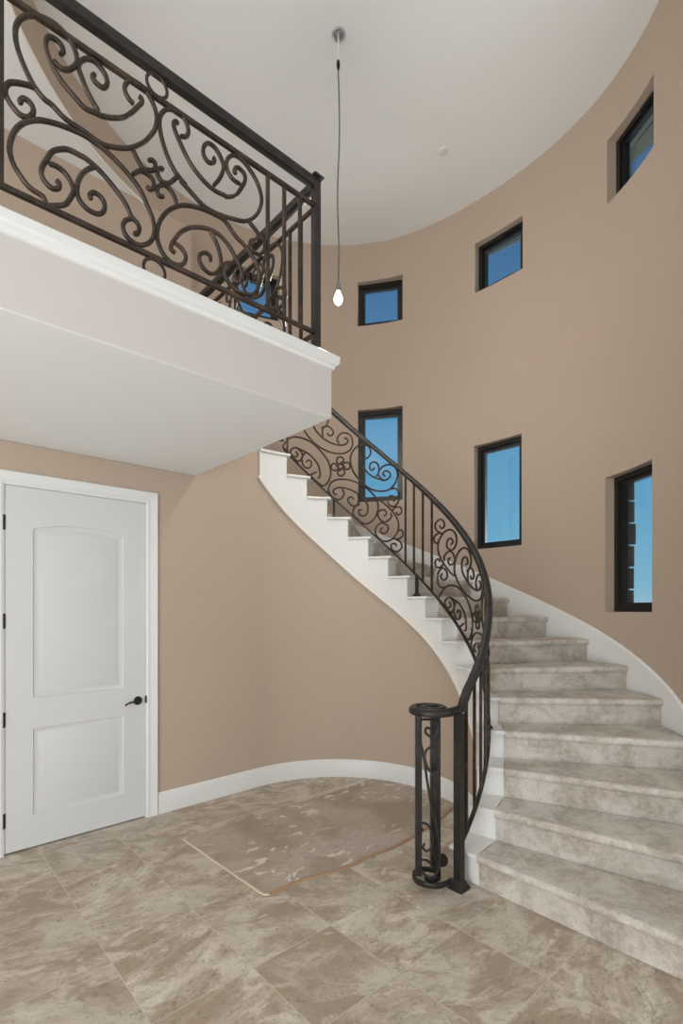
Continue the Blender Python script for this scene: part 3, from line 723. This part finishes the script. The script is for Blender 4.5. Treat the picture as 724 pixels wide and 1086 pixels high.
NEWEL_SCROLLS = {
 'n1': [(-0.046,0.958),(-0.012,0.963),(0.034,0.958),(0.065,0.922),(0.056,0.877),(0.025,0.863),(-0.007,0.886),(-0.003,0.913),(0.020,0.909)],
 'n2': [(0.061,0.692),(0.070,0.669),(0.047,0.655),(0.015,0.669),(-0.007,0.714),(-0.012,0.759),(0.006,0.795),(0.038,0.800),(0.047,0.782)],
 'n3': [(-0.046,0.958),(-0.048,0.886),(-0.030,0.805),(-0.012,0.714),(0.002,0.606),(0.025,0.479),(0.034,0.449),(0.061,0.313),(0.074,0.177),(0.070,0.105),(0.034,0.051),(-0.012,0.069),(-0.039,0.114),(-0.030,0.150),(0.002,0.150),(0.029,0.123),(0.020,0.105)],
 'n4': [(-0.021,0.322),(-0.034,0.340),(-0.030,0.363),(-0.007,0.363),(0.020,0.336),(0.038,0.286),(0.029,0.232),(0.002,0.204),(-0.021,0.223),(-0.012,0.250)],
}

RR = 1.10
ROD = 0.0103
def panel_xy(lst, place, parent, mat, rod=ROD):
    # one scroll panel: the first stroke carries the panel, every other scroll is a piece of it
    head = None
    for key in sorted(lst, key=lambda q: 0 if q.startswith(('X', 'x')) else 1):
        pth = catmull([place(x, z) for x, z in lst[key]], 4)
        n = len(pth)
        mb = MB(); mb.tube(pth, [rod * (0.78 if i in (0, n - 1) else 1.0) for i in range(n)], 8)
        if head is None:
            head = mb.build('scroll_panel', mat, parent, smooth=60)
        else:
            mb.build('scroll', mat, head, smooth=60)

# ---- balcony railing: front run, end run along the landing, short return to the stair
RB, RA = 2.255, 1.835
bal = empty('balcony_railing', (RA, RB, UP), 'bronze brown wrought iron railing with scrolls on the edge of the upper balcony', 'railing')
def vbox(name, x, y, z0, z1, w, mat, parent):
    mb = MB(); mb.box((x - w / 2, y - w / 2, z0), (x + w / 2, y + w / 2, z1)); return mb.build(name, mat, parent)
def hbar(name, p, q, w, h, mat, parent):
    mb = MB(); mb.sweep([p, q], rrect(w, h, min(w, h) * .2, 2)); return mb.build(name, mat, parent, smooth=30)
HZ, UZ, LZ = 4.032, 3.905, 3.180
EB = CY + RR
XL = -1.25
post = vbox('corner_post', RA, RB, UP + .0005, HZ + .032, 0.040, M_BLACK, bal)
mb = MB(); mb.box((RA - .034, RB - .034, HZ + .030), (RA + .034, RB + .034, HZ + .040)); mb.build('post_cap', M_BLACK, post)
vbox('corner_post', RA, EB, UP + .0005, HZ + .03, 0.040, M_BLACK, bal)
vbox('end_post', XL, RB, UP + .0005, HZ + .03, 0.040, M_BLACK, bal)
hbar('handrail', (XL, RB, HZ), (RA, RB, HZ), .046, .052, M_BLACK, bal)
hbar('handrail', (RA, RB, HZ), (RA, EB, HZ), .046, .052, M_BLACK, bal)
for z, nm in ((UZ, 'upper_bar'), (LZ, 'lower_bar')):
    hbar(nm, (XL, RB, z), (RA - .02, RB, z), .022, .022, M_BRONZE, bal)
    hbar(nm, (RA, RB + .02, z), (RA, EB, z), .022, .022, M_BRONZE, bal)
BW = 0.0165
for x in (1.506, 1.613, 1.720, .322, .216, .110, .004): vbox('baluster', x, RB, LZ, UZ, BW, M_BRONZE, bal)
for y in (2.395, 2.505, 3.735, 3.84): vbox('baluster', RA, y, LZ, UZ, BW, M_BRONZE, bal)
def ring_part(c, ax, r, parent):
    mb = MB(); ax = Vector(ax)
    mb.tube([Vector(c) + ax * (r * math.cos(2 * math.pi * k / 28)) + Vector((0, 0, r * math.sin(2 * math.pi * k / 28))) for k in range(28)], .0075, 8, closed=True)
    mb.build('ring', M_BRONZE, parent, smooth=60)
PC = 0.906
for off in (0.0, -1.18):
    panel_xy(PANEL, lambda x, z, off=off: Vector((x + off, RB, z)), bal, M_BRONZE)
    ring_part((PC + off + .006, RB, 3.960), (1, 0, 0), .047, bal)
    ring_part((PC + off - .006, RB, 3.122), (1, 0, 0), .049, bal)
panel_xy(PANEL, lambda x, z: Vector((RA, 3.12 + x - PC, z)), bal, M_BRONZE)
ring_part((RA, 3.12, 3.960), (0, 1, 0), .047, bal); ring_part((RA, 3.12, 3.122), (0, 1, 0), .049, bal)
arc = [Vector((RA, EB, 0)), Vector((2.2, EB, 0)), Vector((CX, EB, 0))] + [pol(q, RR) for q in (3, 6, 9, 12, 15)]
for z, w, h, nm, mt in ((HZ, .046, .052, 'handrail', M_BLACK), (UZ, .022, .022, 'upper_bar', M_BRONZE), (LZ, .022, .022, 'lower_bar', M_BRONZE)):
    mb = MB(); mb.sweep([p + Vector((0, 0, z)) for p in arc], rrect(w, h, min(w, h) * .2, 2)); mb.build(nm, mt, bal, smooth=30)
for x in (1.95, 2.06, 2.17, 2.28, 2.39, 2.497): vbox('baluster', x, EB, LZ, UZ, BW, M_BRONZE, bal)
for q in (5.5, 11.0):
    p = pol(q, RR); vbox('baluster', p.x, p.y, LZ, UZ, BW, M_BRONZE, bal)

# ---- stair railing
rail = empty('stair_railing', pol(182, 1.13, 0), 'black wrought iron railing with scrolls, winding up the inner side of the stairs', 'railing')
LB = lambda th: nose_z(th) + .031
HB = lambda th: nose_z(th) + .862
# handrail with its flat volute over the newel
VX, VY, VZ = 2.366, 1.848, 1.012
hp = []
for i in range(110):
    th = 15 + (176 - 15) * i / 109
    hp.append(pol(th, RR, max(HB(th), VZ) if th > 160 else (HB(th) if th > 19 else HB(19))))
a0 = -70 * RAD
hp += [Vector((2.50, 1.731, VZ + .006)), Vector((2.455, 1.729, VZ + .001)), Vector((2.42, 1.733, VZ))]
for i in range(64):
    t_ = i / 63 * 1.85; r_ = .124 - .055 * t_
    hp.append(Vector((VX + r_ * math.cos(a0 - t_ * 2 * math.pi), VY + r_ * math.sin(a0 - t_ * 2 * math.pi), VZ)))
mb = MB(); mb.sweep(hp, [(-.026, -.014), (-.022, -.020), (.022, -.020), (.026, -.014), (.027, .002), (.022, .014), (.012, .021), (-.012, .021), (-.022, .014), (-.027, .002)])
mb.build('handrail', M_BLACK, rail, smooth=50)
mb = MB(); mb.sweep([pol(15 + (179.6 - 15) * i / 120, RR, LB(15 + (179.6 - 15) * i / 120)) for i in range(121)], rrect(.026, .014, .003, 2))
mb.build('lower_bar', M_BLACK, rail, smooth=30)
def stair_place(thc, flip):
    s_ = -1 if flip else 1
    def f_(s, hh):
        th = thc + math.degrees(s_ * s / RR); z = nose_z(th) + .4036 + s_ * hh
        return pol(th, RR, max(z, nose_z(th) + .042, 3.056 if th < 19.5 else 0))
    return f_
core = {k: v for k, v in STAIR_PANEL.items() if not k.startswith('e')}
P1, P2 = 43.95, 125.65
def stair_panel(thc, left_end):
    lst = {}
    A_, B_ = stair_place(thc, False), stair_place(thc, True)
    lst = {k: [A_(*p) for p in v] for k, v in STAIR_PANEL.items()}
    src = STAIR_PANEL if left_end else core
    lst.update({k + '_r': [B_(*p) for p in v] for k, v in src.items() if not k.startswith('x')})
    head = None
    for key in sorted(lst, key=lambda q: 0 if q.startswith('x') else 1):
        pth = catmull(lst[key], 4); n = len(pth)
        mb = MB(); mb.tube(pth, [.0068 if i in (0, n - 1) else .0088 for i in range(n)], 8)
        if head is None: head = mb.build('scroll_panel', M_BRONZE, rail, smooth=60)
        else: mb.build('scroll', M_BRONZE, head, smooth=60)
stair_panel(P1, False); stair_panel(P2, True)
def stair_baluster(th, w=.0155):
    p = pol(th, RR); mb = MB()
    n = Vector((math.sin(th * RAD), math.cos(th * RAD), 0)); t = Vector((math.cos(th * RAD), -math.sin(th * RAD), 0))
    z0, z1 = LB(th), max(HB(th), VZ) - .015
    mb.obox(p + Vector((0, 0, (z0 + z1) / 2)), n, t, (0, 0, 1), w / 2, w / 2, (z1 - z0) / 2)
    mb.build('baluster', M_BRONZE, rail)
for q in (17.0, 77.4, 82.0, 87.0, 92.2, 160.2, 165.4, 170.9, 176.3): stair_baluster(q)
def foot(th):
    k = max(j for j in range(1, TOPK + 1) if nose_angle(j) >= th); zt = k * RISE
    p = pol(th, RR); n = Vector((math.sin(th * RAD), math.cos(th * RAD), 0)); t = Vector((math.cos(th * RAD), -math.sin(th * RAD), 0))
    mb = MB(); z1 = LB(th); zt += .0008
    mb.obox(p + Vector((0, 0, (zt + z1) / 2)), n, t, (0, 0, 1), .012, .012, (z1 - zt) / 2)
    fo = mb.build('rail_post', M_BLACK, rail)
    mb = MB(); rows = [(.030, 0), (.030, .006), (.020, .016), (.013, .034)]
    vs = [p + n * (sx * w) + t * (sy * w) + Vector((0, 0, zt + z)) for w, z in rows for sx, sy in ((-1, -1), (1, -1), (1, 1), (-1, 1))]
    fs = [(0, 1, 2, 3), (12, 13, 14, 15)] + [(4 * i + j, 4 * i + (j + 1) % 4, 4 * i + 4 + (j + 1) % 4, 4 * i + 4 + j) for i in range(3) for j in range(4)]
    mb.add(vs, fs); mb.build('post_shoe', M_BLACK, fo)
for q in (40.6, 83.6, 143.0): foot(q)
# newel: main post with a flared shoe, two slimmer posts under the volute, scrolls and a spiral foot
px_, py_ = 2.437, 1.700
mr = Vector((.7428, -.6696, 0)); mf = Vector((.6696, .7428, 0))
mb = MB(); mb.obox((px_, py_, .505), (1, 0, 0), (0, 1, 0), (0, 0, 1), .0225, .0225, .495); npost = mb.build('newel_post', M_BLACK, rail)
mb = MB(); rows = [(.046, .001), (.046, .012), (.036, .028), (.024, .052), (.021, .062)]
vs = [(px_ + sx * w, py_ + sy * w, z) for w, z in rows for sx, sy in ((-1, -1), (1, -1), (1, 1), (-1, 1))]
fs = [(0, 1, 2, 3), (16, 17, 18, 19)] + [(4 * i + j, 4 * i + (j + 1) % 4, 4 * i + 4 + (j + 1) % 4, 4 * i + 4 + j) for i in range(4) for j in range(4)]
mb.add(vs, fs); mb.build('post_shoe', M_BLACK, npost)
NO = Vector((2.327, 1.848, 0))
def npl(x, z, d=0.0): return NO + mr * x + mf * d + Vector((0, 0, z))
for x, d, w in ((-.046, .0, .036), (.053, .05, .042), (.080, .03, .015)):
    mb = MB(); c = npl(x, .53, d); mb.obox(c, mr, mf, (0, 0, 1), w / 2, w / 2, .47); mb.build('newel_bar', M_BRONZE if w < .02 else M_BLACK, rail)
head = None
for key, pts in NEWEL_SCROLLS.items():
    pth = catmull([npl(x, z, -.015) for x, z in pts], 5); n = len(pth)
    mb = MB(); mb.tube(pth, [.0055 if i in (0, n - 1) else .0075 for i in range(n)], 8)
    if head is None: head = mb.build('newel_scroll', M_BLACK, rail, smooth=60)
    else: mb.build('scroll', M_BLACK, head, smooth=60)
sp = [Vector((px_, py_, .045))]
for i in range(46):
    f_ = i / 45; a_ = a0 - f_ * 2 * math.pi * 1.3; r_ = .120 - .085 * f_
    sp.append(Vector((VX - .012 + r_ * math.cos(a_), VY + r_ * math.sin(a_), .045)))
mb = MB(); mb.sweep(sp, rrect(.016, .030, .004, 2)); mb.build('spiral_foot', M_BLACK, rail, smooth=40)
mb = MB(); c = npl(.105, .115, .06); vs = []
for s_ in (-.008, .008):
    vs += [c + mf * math.cos(q * 15 * RAD) * 0 + mr * (.032 * math.cos(q * 15 * RAD)) + Vector((0, 0, .038 * math.sin(q * 15 * RAD))) + mf * s_ for q in range(24)]
mb.add(vs, [tuple(range(24)), tuple(range(24, 48))] + [(i, (i + 1) % 24, 24 + (i + 1) % 24, 24 + i) for i in range(24)])
mb.build('mounting_disc', M_BLACK, rail, smooth=40)

# ------------------------------------------------------------------ pendant bulb, ceiling cover, floor sheet
LX, LY = 2.606, 2.928
lamp = empty('pendant_light', (LX, LY, CEIL), 'bare glowing light bulb hanging on a long grey cord from the tower ceiling', 'light')
mb = MB(); mb.tube([(LX + .042 * math.cos(q * 15 * RAD), LY + .042 * math.sin(q * 15 * RAD), CEIL - .012) for q in range(24)], .008, 8, closed=True)
mb.lathe((LX, LY, CEIL - .002), [(.001, -.018), (.010, -.018), (.014, -.006), (.040, -.002), (.040, .0015)], 24)
mb.build('ceiling_canopy', M_STEEL, lamp, smooth=50)
mb = MB(); mb.tube([(LX, LY, CEIL - .01), (LX + .004, LY, CEIL - .10), (LX, LY, 5.84)], .006, 8); mb.build('white_wire', M_WHITE, lamp, smooth=60)
mb = MB(); mb.lathe((LX, LY, 5.80), [(.004, -.03), (.009, -.025), (.014, .0), (.014, .03), (.009, .045), (.003, .048)], 14); mb.build('wire_connector', M_HARDWARE, lamp, smooth=50)
mb = MB(); mb.tube(catmull([(LX, LY, 5.78), (LX + .012, LY, 5.3), (LX - .008, LY, 4.8), (LX + .006, LY, 4.4), (LX, LY, 4.10)], 8), .0055, 8); mb.build('cord', M_CORD, lamp, smooth=60)
mb = MB(); mb.lathe((LX, LY, 4.06), [(.006, .06), (.016, .055), (.021, .035), (.021, .0), (.016, -.004)], 18); mb.build('lamp_socket', M_SOCKET, lamp, smooth=40)
mb = MB(); mb.lathe((LX, LY, 3.955), [(.001, -.002), (.012, 0), (.024, .010), (.031, .026), (.033, .042), (.030, .060), (.022, .078), (.016, .094), (.014, .104)], 22)
mb.build('bulb', M_BULB, lamp, smooth=60)
bl = bpy.data.lights.new('bulb_glow', 'POINT'); bl.energy = BULB_WATTS; bl.color = (1.0, 0.94, 0.86); bl.shadow_soft_size = 0.033
blo = bpy.data.objects.new('bulb_glow', bl); COL.objects.link(blo); blo.location = (LX, LY, 3.90)
mb = MB(); mb.lathe((4.039, 2.999, CEIL), [(.001, -.012), (.030, -.012), (.038, -.010), (.046, -.006), (.047, 0)], 28)
tag(mb.build('sprinkler_cover', M_WHITE, smooth=40), 'small round white cover plate flush on the tower ceiling', 'ceiling cover')

def ab(x, y): return Vector((.7428 * x + .6696 * y, -.6696 * x + .7428 * y, 0))
rnd = random.Random(7)
near = [(-.455, 2.845), (-.426, 2.822), (-.405, 2.828), (-.33, 2.895), (-.228, 2.98), (-.14, 3.03), (-.04, 3.075), (.063, 3.147), (.17, 3.25), (.279, 3.33), (.40, 3.44), (.526, 3.573), (.66, 3.73), (.79, 3.90), (.875, 4.04)]
far = [(.84, 4.18), (.77, 4.32), (.66, 4.46), (.50, 4.60), (.29, 4.715)]
left = [(.27, 4.705), (-.40, 4.12), (-1.07, 3.535), (-1.093, 3.508), (-1.078, 3.485), (-.76, 3.155)]
out = [ab(*p) for p in near + far + left]
sheet = empty('floor_protection_sheet', ab(-.1, 3.8), 'tan floor protection sheet with torn edges and white patches lying by the curved wall', 'floor sheet')
mb = MB(); mb.prism([p + Vector((0, 0, .0015)) for p in out], (0, 0, .006)); mb.build('sheet', M_SHEET, sheet)
mb = MB(); pth = [ab(*p) + Vector((0, 0, .006)) for p in near[2:]]
pth = catmull(pth, 4)
mb.sweep([p + Vector((rnd.uniform(-.004, .004), rnd.uniform(-.004, .004), 0)) for p in pth], [(-.012, -.004), (.012, -.0045), (.010, .0035), (0, .006), (-.010, .0035)]); mb.build('torn_edge', M_SHEET_EDGE, sheet)
mb = MB(); mb.sweep([ab(*p) + Vector((0, 0, .006)) for p in left[2:] + near[:3]], [(-.007, -.004), (.006, -.004), (.005, .003), (-.005, .003)]); mb.build('pale_edge', M_SHEET_TAPE, sheet)
